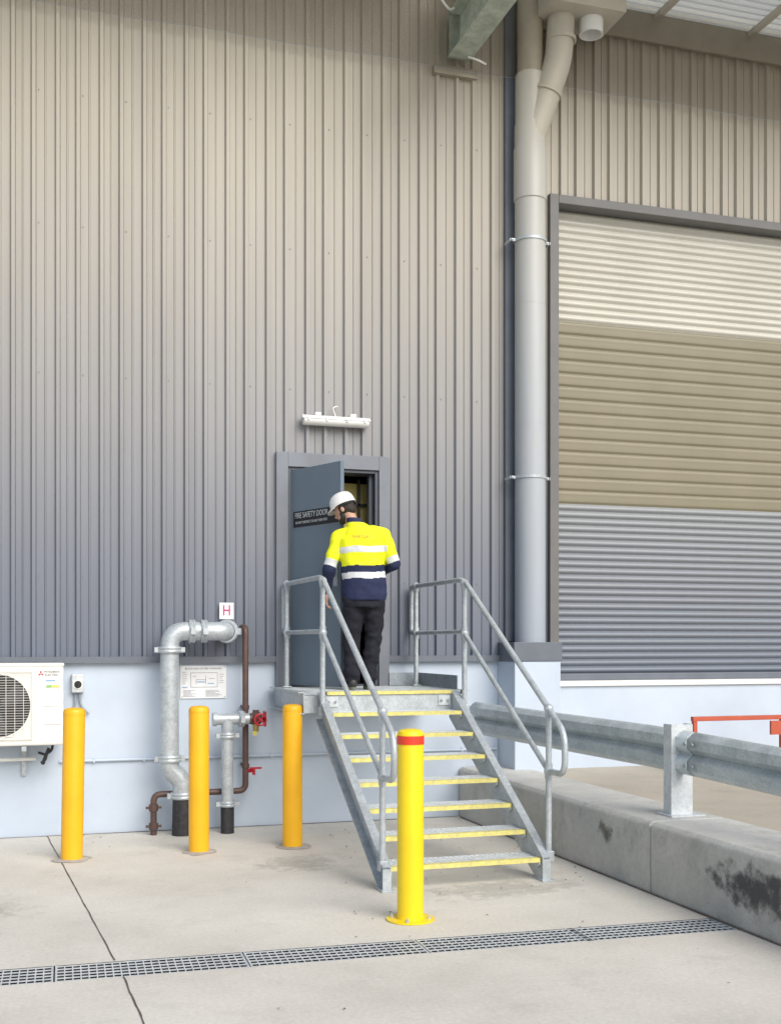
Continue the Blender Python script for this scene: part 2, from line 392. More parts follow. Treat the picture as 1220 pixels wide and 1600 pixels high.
# ------------------------------------------------------------------ warehouse
W = thing('warehouse', 'grey ribbed metal warehouse with white painted base wall, open side door and roller shutter', 'building')
DX0, DX1, DZ0, DZ1 = 2.40, 3.31, 1.34, 3.415
FX0, FX1, FZ1 = 2.285, 3.415, 3.585
RX0, RX1, RZ0, RZ1 = 5.25, 9.6, 1.36, 6.30
ZC = 1.58; ZT = 8.7
bm = new()
def bwall(x0, x1, z0, z1): box(bm, x0, x1, 0, .2, z0, z1)
bwall(-14, DX0-.02, -.1, 1.60); bwall(DX0-.02, DX1+.02, -.1, DZ0-.02); bwall(DX1+.02, RX0-.1, -.1, 1.60); bwall(RX0-.1, 24, -.1, RZ0-.02)
obj('base_wall', bm, 'basewall', W, smooth=False)
def clad(name, xa, xb, za, zb):
    bm = new(); pr = []
    k = math.floor((xa-OFF)/P)-1
    raw = []
    while k*P+OFF < xb+P:
        x = k*P+OFF+(.016 if k % 2 else 0)
        raw += [(x, -.02), (x+.013, -.056), (x+.043, -.056), (x+.053, -.02)]
        m = x+.053+(.075 if k % 2 == 0 else .058)
        raw += [(m-.009, -.02), (m-.003, -.029), (m+.005, -.029), (m+.010, -.02)]
        k += 1
    def yat(x):
        for (a, b) in zip(raw, raw[1:]):
            if a[0] <= x <= b[0]: return a[1]+(b[1]-a[1])*(x-a[0])/max(1e-9, b[0]-a[0])
        return -.02
    pr = [(xa, yat(xa))]+[q for q in raw if xa < q[0] < xb]+[(xb, yat(xb))]
    prev = None
    for x, y in pr:
        cur = (bm.verts.new((x, y, za)), bm.verts.new((x, y, zb)))
        if prev: bm.faces.new((prev[0], cur[0], cur[1], prev[1]))
        prev = cur
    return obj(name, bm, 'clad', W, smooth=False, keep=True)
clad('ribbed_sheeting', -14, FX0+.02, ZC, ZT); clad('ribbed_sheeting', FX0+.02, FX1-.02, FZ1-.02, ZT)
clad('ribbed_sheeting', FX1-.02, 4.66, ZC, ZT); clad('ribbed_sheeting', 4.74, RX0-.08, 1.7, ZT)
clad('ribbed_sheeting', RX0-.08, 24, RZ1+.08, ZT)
bm = new(); box(bm, RX1+.1, 24, -.02, .18, RZ0-.02, RZ1+.1); obj('backing_sheet', bm, 'flash', W, smooth=False)
bm = new(); box(bm, 4.6, RX0-.1, -.01, .02, 1.6, ZT); obj('backing_sheet', bm, 'flash', W, smooth=False)
bm = new()
for z in (2.35, 4.2, 5.55, 6.75):
    k = math.floor(-1.6/P)
    while k*P+OFF < 4.6:
        x = k*P+OFF+.071
        if not (FX0-.05 < x < FX1+.05 and z < 3.6) and k % 2 == 0: box(bm, x-.004, x+.004, -.028, -.018, z-.004, z+.004)
        k += 1
tag(obj('sheet_screws', bm, 'doortrim', W, smooth=False), None, kind='stuff')
for xa, xb in ((-14, FX0), (FX1, 4.65)):
    bm = new(); prism(bm, [(-.068, ZC-.012), (-.068, ZC+.045), (-.062, ZC+.048), (-.0, ZC+.048), (-.0, ZC-.012)], xa, xb, 'x')
    obj('base_flashing', bm, 'flash', W, smooth=False)
bm = new(); box(bm, 4.655, 4.755, -.08, 0, 1.77, ZT); obj('expansion_cover', bm, 'flash', W, smooth=False)
bm = new(); box(bm, 3.88, 4.34, -.09, -.02, 7.44, 7.53); obj('beam_flashing', bm, 'flashtop', W, smooth=False)
bm = new(); box(bm, 4.99, 24, -.10, -.064, 8.12, 8.42); obj('eaves_band', bm, 'flashtop', W, smooth=False)
for a, b, c, d in ((FX0, DX0, ZC-.3, FZ1), (DX1, FX1, ZC-.3, FZ1), (DX0, DX1, DZ1+.03, FZ1)):
    bm = new(); box(bm, a, b, -.08, .0, c, d-.001*(a == DX0)); obj('door_surround', bm, 'doortrim', W, smooth=False, bevel=.004)
bm = new()
for a, b in ((DX0, DX0+.035), (DX1-.035, DX1)): box(bm, a, b, -.055, .18, DZ0, DZ1+.028)
box(bm, DX0+.035, DX1-.035, -.055, .18, DZ1, DZ1+.028); box(bm, DX1-.075, DX1-.035, .02, .10, DZ0, DZ1); box(bm, DX0, DX1, -.05, .3, DZ0-.02, DZ0+.005)
obj('door_frame', bm, 'doorframe', W, smooth=False, bevel=.003)
bm = new()
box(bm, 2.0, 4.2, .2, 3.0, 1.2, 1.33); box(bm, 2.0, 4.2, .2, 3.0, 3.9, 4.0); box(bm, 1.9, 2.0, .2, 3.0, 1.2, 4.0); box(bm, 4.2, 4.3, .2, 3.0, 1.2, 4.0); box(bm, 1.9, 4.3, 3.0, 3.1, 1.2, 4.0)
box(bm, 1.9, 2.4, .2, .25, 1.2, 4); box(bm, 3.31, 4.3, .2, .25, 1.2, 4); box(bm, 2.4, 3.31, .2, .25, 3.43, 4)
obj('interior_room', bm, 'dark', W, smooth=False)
bm = new(); box(bm, 2.85, 3.30, .30, .33, 2.85, 3.36); obj('interior_partition', bm, 'inside', W, smooth=False)
bm = new(); box(bm, 2.85, 3.36, .26, .29, 3.13, 3.155); box(bm, 3.19, 3.215, .26, .29, 1.34, 3.4); box(bm, 2.85, 3.36, .26, .29, 2.83, 2.87); obj('interior_frame', bm, 'black', W, smooth=False)
leaf_l = .79; hx, hy = DX0+.03, -.05
ang = math.atan2(-.72, .295)
bm = new(); box(bm, 0, leaf_l, 0, .04, 0, DZ1-DZ0-.015)
leaf = obj('side_door', bm, 'door', W, smooth=False, bevel=.003)
leaf.location = (hx, hy, DZ0+.01); leaf.rotation_euler = (0, 0, ang)
bm = new(); box(bm, .05, leaf_l-.02, -.003, 0.0, 1.505, 1.655)
obj('safety_notice', bm, 'black', leaf, smooth=False)
text('notice_lettering', 'FIRE SAFETY DOOR', .076, 'textlt', leaf, Matrix.Translation((.34, -.0045, 1.612)) @ WALLTXT, sx=.80)
text('notice_lettering', 'DO NOT OBSTRUCT DO NOT KEEP OPEN', .034, 'textlt', leaf, Matrix.Translation((.34, -.0045, 1.545)) @ WALLTXT, sx=.78)
bm = new(); box(bm, leaf_l-.10, leaf_l-.04, -.008, 0, .92, 1.12); tube(bm, fillet([(leaf_l-.07, -.005, 1.02), (leaf_l-.07, -.055, 1.02), (leaf_l-.19, -.055, 1.02)], .015), .009)
obj('handle', bm, 'galv', leaf)
for z in (.2, 1.0, 1.8):
    bm = new(); tube(bm, [(-.008, -.006, z), (-.008, -.006, z+.1)], .009, 8); obj('hinge', bm, 'galv', leaf)
bm = new(); box(bm, RX0, RX1, .145, .16, RZ0, RZ1)
sh = obj('roller_shutter', bm, 'dark', W, smooth=False)
def slats(z0, z1, pitch, m, amp, flat):
    bm = new(); n = int(round((z1-z0)/pitch)); pt = (z1-z0)/n; pr = []
    P1 = ((0, 0.), (.06, -amp*.1), (.13, -amp*.85), (.22, -amp), (.5, -amp*.8), (.7, -amp*.95), (.85, -amp), (.93, -amp*.75), (.97, 0)) if flat else \
         ((0, 0.), (.08, -amp*.05), (.20, -amp*.65), (.36, -amp*.97), (.5, -amp), (.66, -amp*.92), (.84, -amp*.55), (.95, -amp*.05))
    for i in range(n):
        z = z0+i*pt
        for s, y in P1: pr.append((z+s*pt, .125+y))
    pr.append((z1, .125))
    prev = None
    for z, y in pr:
        cur = (bm.verts.new((RX0, y, z)), bm.verts.new((RX1, y, z)))
        if prev: bm.faces.new((prev[0], prev[1], cur[1], cur[0]))
        prev = cur
    return obj('curtain_section', bm, m, sh, smooth=True, keep=True)
slats(RZ0+.07, 3.22, .074, 'rollC', .028, False); slats(3.22, 5.14, .140, 'rollB', .016, True); slats(5.14, RZ1-.0, .080, 'rollA', .029, False)  # three band colours stand in for uneven light on the curtain
bm = new(); box(bm, RX0, RX1, .07, .14, RZ0, RZ0+.07); obj('bottom_rail', bm, 'flash', sh, smooth=False, bevel=.008)
for a, b, c, d in ((RX0-.10, RX0, RZ0, RZ1+.09), (RX0, RX1+.1, RZ1, RZ1+.09), (RX1, RX1+.12, RZ0, RZ1)):
    bm = new(); box(bm, a, b, -.08, .16, c, d); obj('shutter_frame', bm, 'shframe', W, smooth=False, bevel=.005)
bm = new(); box(bm, RX0, RX1+.1, -.03, .13, RZ0-.06, RZ0-.004); obj('shutter_sill', bm, 'white', W, smooth=False, bevel=.005)
bm = new(); box(bm, 4.60, 5.10, -.43, 0, -.02, 1.57); obj('pier', bm, 'basewall', W, smooth=False, bevel=.01)
bm = new(); box(bm, 4.59, 5.112, -.44, 0, 1.571, 1.76); obj('pier_cap', bm, 'flash', W, smooth=False, bevel=.005)
CD = -2.4
bm = new(); prev = None; y = -.0; ys = []
while y > CD:
    ys += [(y, 8.42), (y-.035, 8.42), (y-.05, 8.475), (y-.085, 8.475)]; y -= .10
for (yy, z) in ys:
    cur = (bm.verts.new((4.0, yy, z)), bm.verts.new((24, yy, z)))
    if prev: bm.faces.new((prev[0], prev[1], cur[1], cur[0]))
    prev = cur
obj('canopy_roof_sheeting', bm, 'roof', W, smooth=False, keep=True)
bm = new(); box(bm, -14, 4.0, CD, 0, 8.72, 8.78); obj('canopy_roof_sheeting', bm, 'roof', W, smooth=False)
for x in (6.35, 7.5, 8.65, 9.8):
    bm = new(); box(bm, x, x+.06, CD, -.1, 8.36, 8.372); box(bm, x, x+.012, CD, -.1, 8.373, 8.418); obj('purlin', bm, 'pipetop', W, smooth=False)
bm = new()
bx_, bz = 4.14, 7.60
box(bm, bx_-.12, bx_+.12, CD, -.09, bz, bz+.018); box(bm, bx_-.12, bx_+.12, CD, -.09, bz+.42, bz+.438); box(bm, bx_-.008, bx_+.008, CD, -.09, bz+.018, bz+.42)
for yy in (-.12, -1.2): box(bm, bx_-.115, bx_+.115, yy-.01, yy, bz+.018, bz+.42)
obj('canopy_beam', bm, 'beam', W, smooth=False, bevel=.003)
bm = new(); box(bm, 4.38, 24, -1.35, -1.22, 8.22, 8.235); box(bm, 4.38, 24, -1.29, -1.278, 8.235, 8.41); obj('canopy_edge_beam', bm, 'beam', W, smooth=False)

nm = bpy.data.materials.new('net_mesh'); nm.use_nodes = True; n_ = nm.node_tree.nodes; l_ = nm.node_tree.links
p_ = n_['Principled BSDF']; p_.inputs['Base Color'].default_value = (.09, .07, .04, 1)
tc = n_.new('ShaderNodeTexCoord'); sp = n_.new('ShaderNodeSeparateXYZ'); l_.new(tc.outputs['Object'], sp.inputs[0])
def mth(op, a, b=None):
    q = n_.new('ShaderNodeMath'); q.operation = op
    for i, v in enumerate((a, b)):
        if v is None: continue
        if isinstance(v, (int, float)): q.inputs[i].default_value = v
        else: l_.new(v, q.inputs[i])
    return q.outputs[0]
s1 = mth('ADD', sp.outputs[0], sp.outputs[2]); s2 = mth('SUBTRACT', sp.outputs[0], sp.outputs[2])
f1 = mth('LESS_THAN', mth('FRACT', mth('MULTIPLY', s1, 64)), .14); f2 = mth('LESS_THAN', mth('FRACT', mth('MULTIPLY', s2, 64)), .14)
l_.new(mth('MAXIMUM', f1, f2), p_.inputs['Alpha'])
NZ = 7.5
bm = new(); n = 60
rows = []
for i in range(n+1):
    x = -4+i*(14/n); sag = -.02*abs(math.sin(x*1.9))
    rows.append((bm.verts.new((x, -.12, NZ+sag)), bm.verts.new((x, -.16, 8.1+sag)), bm.verts.new((x, -.22, 8.41))))
for a, b in zip(rows, rows[1:]):
    for k in (0, 1): bm.faces.new((a[k], b[k], b[k+1], a[k+1]))
net = thing('bird_net', 'fine brown bird netting strung along the top of the metal wall', 'netting')
obj('mesh_panel', bm, nm, net)
bm = new(); tube(bm, [(-4+i*.2, -.12, NZ-.02*abs(math.sin((-4+i*.2)*1.9))) for i in range(71)], .0022, 6)
obj('edge_cable', bm, 'galvd', net)

# ------------------------------------------------------------------ downpipe
D = thing('downpipe', 'tall grey round downpipe rising from its pier to the rainhead', 'downpipe', (4.86, -.22, 1.76))
bm = new()
def ring(bm, z, r, h=.012, c=(0, 0)): lathe(bm, [(r-.02, z-h), (r, z-h), (r, z+h), (r-.02, z+h)], Matrix.Translation((c[0], c[1], 0)))
lathe(bm, [(.155, 0), (.155, 4.45), (.166, 4.46), (.166, 4.98), (.158, 5.0), (.158, 5.22), (.15, 5.24), (.15, 5.72), (.13, 5.74)])
for z in (2.2, 3.4): ring(bm, z, .1565, .002)
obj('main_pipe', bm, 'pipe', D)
bm = new(); lathe(bm, [(.13, 5.73), (.13, 6.65)]); obj('upper_pipe', bm, 'flashtop', D)
bm = new(); tube(bm, fillet([(-.02, 0, 5.0), (.25, -.14, 5.86), (.27, -.16, 6.35)], .13, 6), .138, 24)
ring(bm, 6.05, .150, .018, (.27, -.155))
lathe(bm, [(.140, -.02), (.152, -.015), (.152, .015), (.140, .02)], AX((.15, -.09, 5.54), (.27, -.14, .86)))
obj('branch_pipe', bm, 'pipetop', D)
for z in (1.66, 4.05):
    bm = new(); lathe(bm, [(.158, z-.014), (.164, z-.014), (.164, z+.014), (.158, z+.014)])
    st_ = obj('pipe_strap', bm, 'galv', D)
    for s in (-1, 1):
        bm = new(); a, b = sorted((s*.158, s*.22)); box(bm, a, b, -.008, .008, z-.014, z+.014); a, b = sorted((s*.205, s*.215)); box(bm, a, b, -.008, .15, z-.014, z+.014)
        tube(bm, [(s*.188, -.025, z), (s*.188, .025, z)], .009, 8); obj('strap_lug', bm, 'galv', st_)
bm = new(); box(bm, .03, .84, -.46, .10, 6.27, 6.62); obj('rainhead', bm, 'pipetop', D, smooth=False, bevel=.01)
bm = new(); lathe(bm, [(.105, 6.12), (.12, 6.12), (.12, 6.269)], Matrix.Translation((.57, -.22, 0))); lathe(bm, [(.105, 6.12), (.105, 6.26), (0, 6.26)], Matrix.Translation((.57, -.22, 0)))
obj('overflow_spout', bm, 'white', D)

bm = new(); tube(bm, fillet([(3.70, -.3, 8.3), (3.88, -.3, 8.05), (4.0, -.25, 7.97), (4.08, -.25, 8.1)], .1), .012, 8)
tag(obj('cable', bm, 'white'), 'loose white cable curling down left of the green canopy beam', 'cable')
bm = new(); tube(bm, fillet([(4.20, -.2, 7.59), (4.30, -.25, 7.54), (4.38, -.22, 7.53), (4.40, -.15, 7.57)], .05), .011, 8)
tag(obj('cable', bm, 'white'), 'short white cable end poking out under the green canopy beam', 'cable')

# ------------------------------------------------------------------ light fitting
Lt = thing('wall_light', 'long white batten light mounted above the side door', 'light', (2.86, -.06, 3.90))
bm = new(); prism(bm, [(-.0, .035), (-.08, .040), (-.110, .02), (-.112, .0), (.0, .0)], -.34, .34, 'x'); obj('housing', bm, 'white', Lt, bevel=.014, seg=4)
bm = new(); prism(bm, [(-.01, -.001), (-.113, -.001), (-.108, -.025), (-.085, -.048), (-.055, -.056), (-.03, -.05)], -.325, .325, 'x'); obj('diffuser', bm, mat('diffuser', (.85, .85, .82), rough=.25), Lt, bevel=.012, seg=4)
for s in (-.18, .17):
    bm = new(); box(bm, s-.03, s+.03, -.09, .03, .038, .07); obj('bracket', bm, 'white', Lt, smooth=False, bevel=.006)
for s in (-.28, -.1, .1, .28):
    bm = new(); box(bm, s-.01, s+.01, -.120, -.111, -.015, .015); obj('clip', bm, 'galv', Lt, smooth=False)
bm = new(); tube(bm, fillet([(0, -.05, .04), (-.03, -.05, .13), (.03, -.04, .15), (.02, .0, .12)], .03), .006, 8); obj('supply_cable', bm, 'white', Lt)

# ------------------------------------------------------------------ signs
S = thing('hydrant_sign', 'small square white sign with a magenta H on the cladding', 'sign', (1.81, -.066, 2.055))
bm = new(); box(bm, -.068, .068, 0, .004, -.078, .078); obj('sign_plate', bm, 'paper', S, smooth=False)
text('letter', 'H', .14, 'magenta', S, Matrix.Translation((0, -.003, 0)) @ WALLTXT, sx=.8)
S = thing('block_plan_sign', 'white block plan drawing board screwed to the base wall', 'sign', (1.60, -.012, 1.385))
bm = new(); box(bm, -.215, .215, 0, .006, -.155, .155); obj('sign_plate', bm, 'paper', S, smooth=False)
bm = new(); random.seed(3)
def ln(bm, x0, x1, z0, z1): box(bm, x0, x1, -.003, 0, z0, z1)
for (a, b, c, d) in ((-.12, .13, -.05, .085),):
    ln(bm, a, b, c, c+.003); ln(bm, a, b, d, d+.003); ln(bm, a, a+.003, c, d); ln(bm, b, b+.003, c, d)
ln(bm, -.07, .02, .02, .023); ln(bm, -.07, -.067, -.02, .023); ln(bm, .02, .023, -.02, .06); ln(bm, .05, .11, .03, .033); ln(bm, -.10, -.07, .05, .053)
for i in range(7): ln(bm, -.2, -.2+random.uniform(.03, .06), .09-i*.018, .093-i*.018)
for i in range(6): ln(bm, -.19, -.19+random.uniform(.06, .12), -.08-i*.011, -.0775-i*.011)
for i in range(6): ln(bm, .02, .02+random.uniform(.08, .16), -.08-i*.011, -.0775-i*.011)
for i in range(5): ln(bm, .15, .15+random.uniform(.02, .05), .07-i*.02, .073-i*.02)
obj('plan_drawing', bm, 'ink', S, smooth=False)
for q in ((-.06, .015, -.005, .005), (.04, .10, -.018, -.010), (-.2, -.15, -.055, -.045)):
    bm = new(); ln(bm, *q); obj('plan_colour', bm, 'inkblue', S, smooth=False)
text('sign_heading', 'BLOCK PLAN OF FIRE HYDRANTS', .024, 'ink', S, Matrix.Translation((0, -.002, .125)) @ WALLTXT, sx=.95)
for a in (-.2, .2):
    for b in (-.14, .14):
        bm = new(); tube(bm, [(a, -.004, b), (a, .002, b)], .006, 8); obj('screw', bm, 'galv', S)

# ------------------------------------------------------------------ air conditioner
A = thing('air_conditioner', 'white outdoor air conditioner unit on the base wall at the left edge', 'air conditioner', (-.13, -.12, .86))
bm = new(); box(bm, -.45, .45, -.31, 0, 0, .71); obj('casing', bm, 'offwhite', A, smooth=False, bevel=.018)
bm = new(); box(bm, -.455, .455, -.318, .005, .69, .715); obj('top_cover', bm, 'offwhite', A, smooth=False, bevel=.006)
fc = (-.10, .35)
bm = new(); lathe(bm, [(0, 0), (.275, 0), (.275, -.003), (0, -.003)], AX((fc[0], -.312, fc[1]), (0, -1, 0)), 48)
obj('fan_opening', bm, 'black', A)
fgm = mat('fan_grey', (.06, .06, .065), rough=.5)
for k in range(3):
    bm = new()
    a = k*2*PI/3
    m_ = Matrix.Translation((fc[0], -.318, fc[1])) @ Matrix.Rotation(a, 4, 'Y')
    vs = [bm.verts.new(m_ @ Vector(v)) for v in ((.03, 0, 0), (.22, .001, .02), (.24, .001, .13), (.15, .001, .19), (.04, 0, .06))]
    bm.faces.new(vs)
    obj('fan_blade', bm, fgm, A, smooth=False, keep=True)
bm = new()
for i in range(27):
    z = -.286+i*.022; tube(bm, [(fc[0]-.29, -.329, fc[1]+z), (fc[0]+.29, -.329, fc[1]+z)], .0017, 5)
for i in range(9):
    x = -.288+i*.072; tube(bm, [(fc[0]+x, -.333, fc[1]-.29), (fc[0]+x, -.333, fc[1]+.29)], .0024, 5)
tube(bm, [(fc[0]+sx_*.29, -.331, fc[1]+sz_*.29) for sx_, sz_ in ((-1, -1), (1, -1), (1, 1), (-1, 1), (-1, -1))], .005, 6)
lathe(bm, [(0, .0), (.022, 0), (.022, .006), (0, .006)], AX((fc[0], -.33, fc[1]), (0, -1, 0)), 20)
lathe(bm, [(.272, -.004), (.272, .012), (.285, .012), (.285, -.004)], AX((fc[0], -.311, fc[1]), (0, -1, 0)), 48)
obj('fan_guard', bm, 'offwhite', A)
smm = mat('seam_grey', (.45, .44, .42), rough=.6)
for i in range(3):
    bm = new(); box(bm, .28, .43, -.313, -.309, .18+i*.16, .184+i*.16); obj('panel_seam', bm, smm, A, smooth=False)
bm = new()
def dia(cx, cz, a):
    m_ = Matrix.Translation((cx, -.3125, cz)) @ Matrix.Rotation(a, 4, 'Y')
    vs = [bm.verts.new(m_ @ Vector(v)) for v in ((0, 0, 0), (.008, 0, .014), (0, 0, .028), (-.008, 0, .014))]; bm.faces.new(vs)
for a in (0, 2*PI/3, 4*PI/3): dia(.26, .625, a)
obj('logo_mark', bm, 'red', A, smooth=False)
text('logo_lettering', 'MITSUBISHI', .026, 'ink', A, Matrix.Translation((.35, -.3125, .64)) @ WALLTXT)
text('logo_lettering', 'ELECTRIC', .026, 'ink', A, Matrix.Translation((.35, -.3125, .612)) @ WALLTXT)
bm = new(); box(bm, .30, .415, -.3135, -.31, .50, .575); obj('rating_label', bm, 'paper', A, smooth=False)
bm = new(); box(bm, .305, .35, -.3155, -.3136, .505, .525); obj('label_patch', bm, 'green', A, smooth=False)
bm = new(); box(bm, .355, .41, -.3155, -.3136, .505, .525); obj('label_patch', bm, 'stickyel', A, smooth=False)
bm = new(); box(bm, .30, .38, -.3155, -.3136, .558, .57); obj('label_patch', bm, 'inkblue', A, smooth=False)
for x in (-.33, .12):
    bm = new(); box(bm, x-.02, x+.02, -.33, .115, -.045, -.004); box(bm, x-.02, x+.02, .085, .115, -.30, -.046); obj('bracket', bm, 'galv', A, smooth=False)
bm = new(); tube(bm, fillet([(.36, -.1, .0), (.36, -.1, -.06), (.30, -.1, -.1), (.25, .1, -.1)], .05), .012, 8); tube(bm, [(.28, -.1, -.17), (.33, -.1, -.04)], .014, 8); tube(bm, fillet([(.32, -.12, -.06), (.30, -.12, -.15), (.26, -.12, -.17)], .04), .011, 8); sphere(bm, (.28, -.1, -.17), .02, n=8)
obj('service_valve', bm, 'tar', A)
bm = new(); tube(bm, fillet([(-.2, -.05, -.0), (-.2, -.05, -.14), (.22, .06, -.15)], .05), .016, 8); obj('refrigerant_pipe', bm, 'white', A)

I = thing('isolator_switch', 'small grey rotary isolator switch beside the air conditioner', 'switch', (.455, -.002, 1.385))
bm = new(); box(bm, -.055, .055, -.07, 0, -.085, .085); obj('switch_box', bm, 'galvb', I, smooth=False, bevel=.01)
bm = new(); lathe(bm, [(0, 0), (.033, 0), (.03, .012), (0, .012)], AX((0, -.071, -.01), (0, -1, 0)), 20); box(bm, -.007, .007, -.1, -.08, -.036, .016); obj('switch_knob', bm, 'black', I)
bm = new(); lathe(bm, [(.034, 0), (.042, 0), (.042, .004), (.034, .004)], AX((0, -.071, -.01), (0, -1, 0)), 20); obj('dial_ring', bm, 'white', I)
for pp in ([(.02, -.03, -.08), (.02, -.03, -.2), (.1, -.04, -.28)], [(-.02, -.03, -.08), (-.02, -.03, -.22), (-.1, -.06, -.33)]):
    bm = new(); tube(bm, fillet(pp, .06), .011, 8); obj('flexible_conduit', bm, 'galvd', I)

bm = new(); tube(bm, [(.3, -.022, .675), (4.58, -.022, .675)], .013, 10)
for x in (.6, 1.05, 2.25, 2.9, 3.6, 4.2): box(bm, x-.008, x+.008, -.037, -.001, .656, .694)
tag(obj('conduit', bm, 'basewall'), 'thin horizontal painted conduit clipped along the base wall', 'conduit')

# ------------------------------------------------------------------ hydrant pipework
H = thing('hydrant_riser', 'thick galvanised pipe rising from black base and bending into the wall', 'pipe', (1.25, -.30, 0))
bm = new()
tube(bm, fillet([(0, 0, .64), (0, 0, 1.86), (.55, 0, 1.86), (.55, .29, 1.86)], .15, 9), .085, 24)
obj('upper_pipe', bm, 'galv', H)
bm = new()
tube(bm, fillet([(0, 0, .70), (0, 0, .60), (.115, -.0, .50), (.115, 0, .33)], .10, 8), .088, 24); obj('lower_elbow', bm, 'galv', H)
bm = new(); tube(bm, [(.115, 0, 0), (.115, 0, .20), (.115, 0, .36)], [.095, .09, .088], 24); obj('wrapped_base', bm, 'tar', H)
def coupling(bm, loc, d, r, w=.06):
    m_ = AX(loc, d); lathe(bm, [(r, -w/2), (r+.018, -w/2), (r+.025, -w/4), (r+.018, 0), (r+.025, w/4), (r+.018, w/2), (r, w/2)], m_, 24)
    for s in (-1, 1):
        lathe(bm, [(0, -.022), (.014, -.022), (.014, .022), (0, .022)], m_ @ Matrix.Translation((s*(r+.035), 0, 0)) @ Matrix.Rotation(PI/2, 4, 'X'), 8)
        box(bm, s*(r+.03)-.022, s*(r+.03)+.022, -.03, .03, -w/2.6, w/2.6, m_)
for loc, d in (((0, 0, 1.69), (0, 0, 1)), ((.20, 0, 1.86), (1, 0, 0)), ((.31, 0, 1.86), (1, 0, 0)), ((0, 0, .70), (0, 0, 1)), ((.115, 0, .36), (0, 0, 1))):
    bm = new(); coupling(bm, loc, d, .085); obj('coupling', bm, 'galv', H)
bm = new(); coupling(bm, (.53, .05, 1.86), (.4, .9, 0), .085, .05); obj('coupling', bm, 'galv', H)

H = thing('hydrant_standpipe', 'short galvanised standpipe with red handwheel valve and brass outlet', 'hydrant', (1.775, -.32, 0))
bm = new(); tube(bm, [(0, 0, .24), (0, 0, 1.0)], .056, 20); obj('pipe', bm, 'galv', H)
bm = new(); tube(bm, [(0, 0, 0), (0, 0, .24)], .062, 20); obj('wrapped_base', bm, 'tar', H)
bm = new(); coupling(bm, (0, 0, .27), (0, 0, 1), .056, .05); obj('coupling', bm, 'galv', H)
bm = new(); coupling(bm, (0, 0, .90), (0, 0, 1), .056, .05); obj('coupling', bm, 'galv', H)
bm = new(); tube(bm, [(-.11, 0, 1.05), (.2, 0, 1.05)], .052, 20); tube(bm, [(0, 0, .95), (0, 0, 1.05)], .058, 20); tube(bm, [(-.135, 0, 1.05), (-.10, 0, 1.05)], .064, 20); coupling(bm, (.13, 0, 1.05), (1, 0, 0), .052, .05)
obj('tee', bm, 'galv', H)
bm = new(); tube(bm, [(.2, 0, 1.05), (.30, 0, 1.05)], [.05, .062], 18); sphere(bm, (.265, 0, 1.05), .066, n=10); tube(bm, [(.265, 0, 1.05), (.265, -.12, 1.05)], [.05, .035], 16); tube(bm, [(.265, 0, 1.05), (.265, 0, 1.13)], .03, 12); obj('valve_body', bm, 'brown', H)
bm = new()
c0 = Vector((.275, -.17, 1.05))
tube(bm, [c0+Vector((.052*math.cos(2*PI*k/28), 0, .052*math.sin(2*PI*k/28))) for k in range(29)], .009, 8, caps=False)
for k in range(4): a = PI/4+k*PI/2; tube(bm, [c0, c0+Vector((.052*math.cos(a), 0, .052*math.sin(a)))], .006, 6)
tube(bm, [c0+Vector((0, .06, 0)), c0+Vector((0, -.015, 0))], .016, 10)
obj('handwheel', bm, 'red', H)
bm = new(); box(bm, .33, .345, -.1, 0, .98, 1.12); obj('valve_flange', bm, 'red', H, bevel=.004)
bm = new(); tube(bm, [(.262, -.02, 1.0), (.262, -.02, .93)], [.03, .026], 12); obj('outlet', bm, 'brass', H)
bm = new(); box(bm, .225, .26, -.075, -.072, .90, .94); obj('tag', bm, 'stickyel', H, smooth=False)

H = thing('brown_pipe', 'thin brown painted pipe looping behind the galvanised standpipe', 'pipe', (1.965, -.2, 0))
bm = new()
tube(bm, fillet([(0, .195, 1.90), (0, 0, 1.90), (0, 0, .37), (-.85, -.03, .37), (-.85, -.03, 0)], .07, 7), .029, 14)
obj('pipe', bm, 'brown', H)
for z in (.6, 1.15):
    bm = new(); ring(bm, z, .036, .02); box(bm, -.012, .012, 0, .198, z-.012, z+.012); obj('clamp', bm, 'brown', H)
for z in (.25, .08):
    bm = new(); ring(bm, z, .042, .03, (-.85, -.03)); box(bm, -.92, -.78, -.045, -.015, z-.01, z+.01); obj('clamp', bm, 'brown', H)
bm = new(); tube(bm, [(0, 0, .555), (.07, -.05, .56)], .018, 10); tube(bm, [(.07, -.05, .585), (.07, -.05, .52)], .014, 10); box(bm, .03, .14, -.07, -.05, .575, .592); obj('tap', bm, 'red', H)

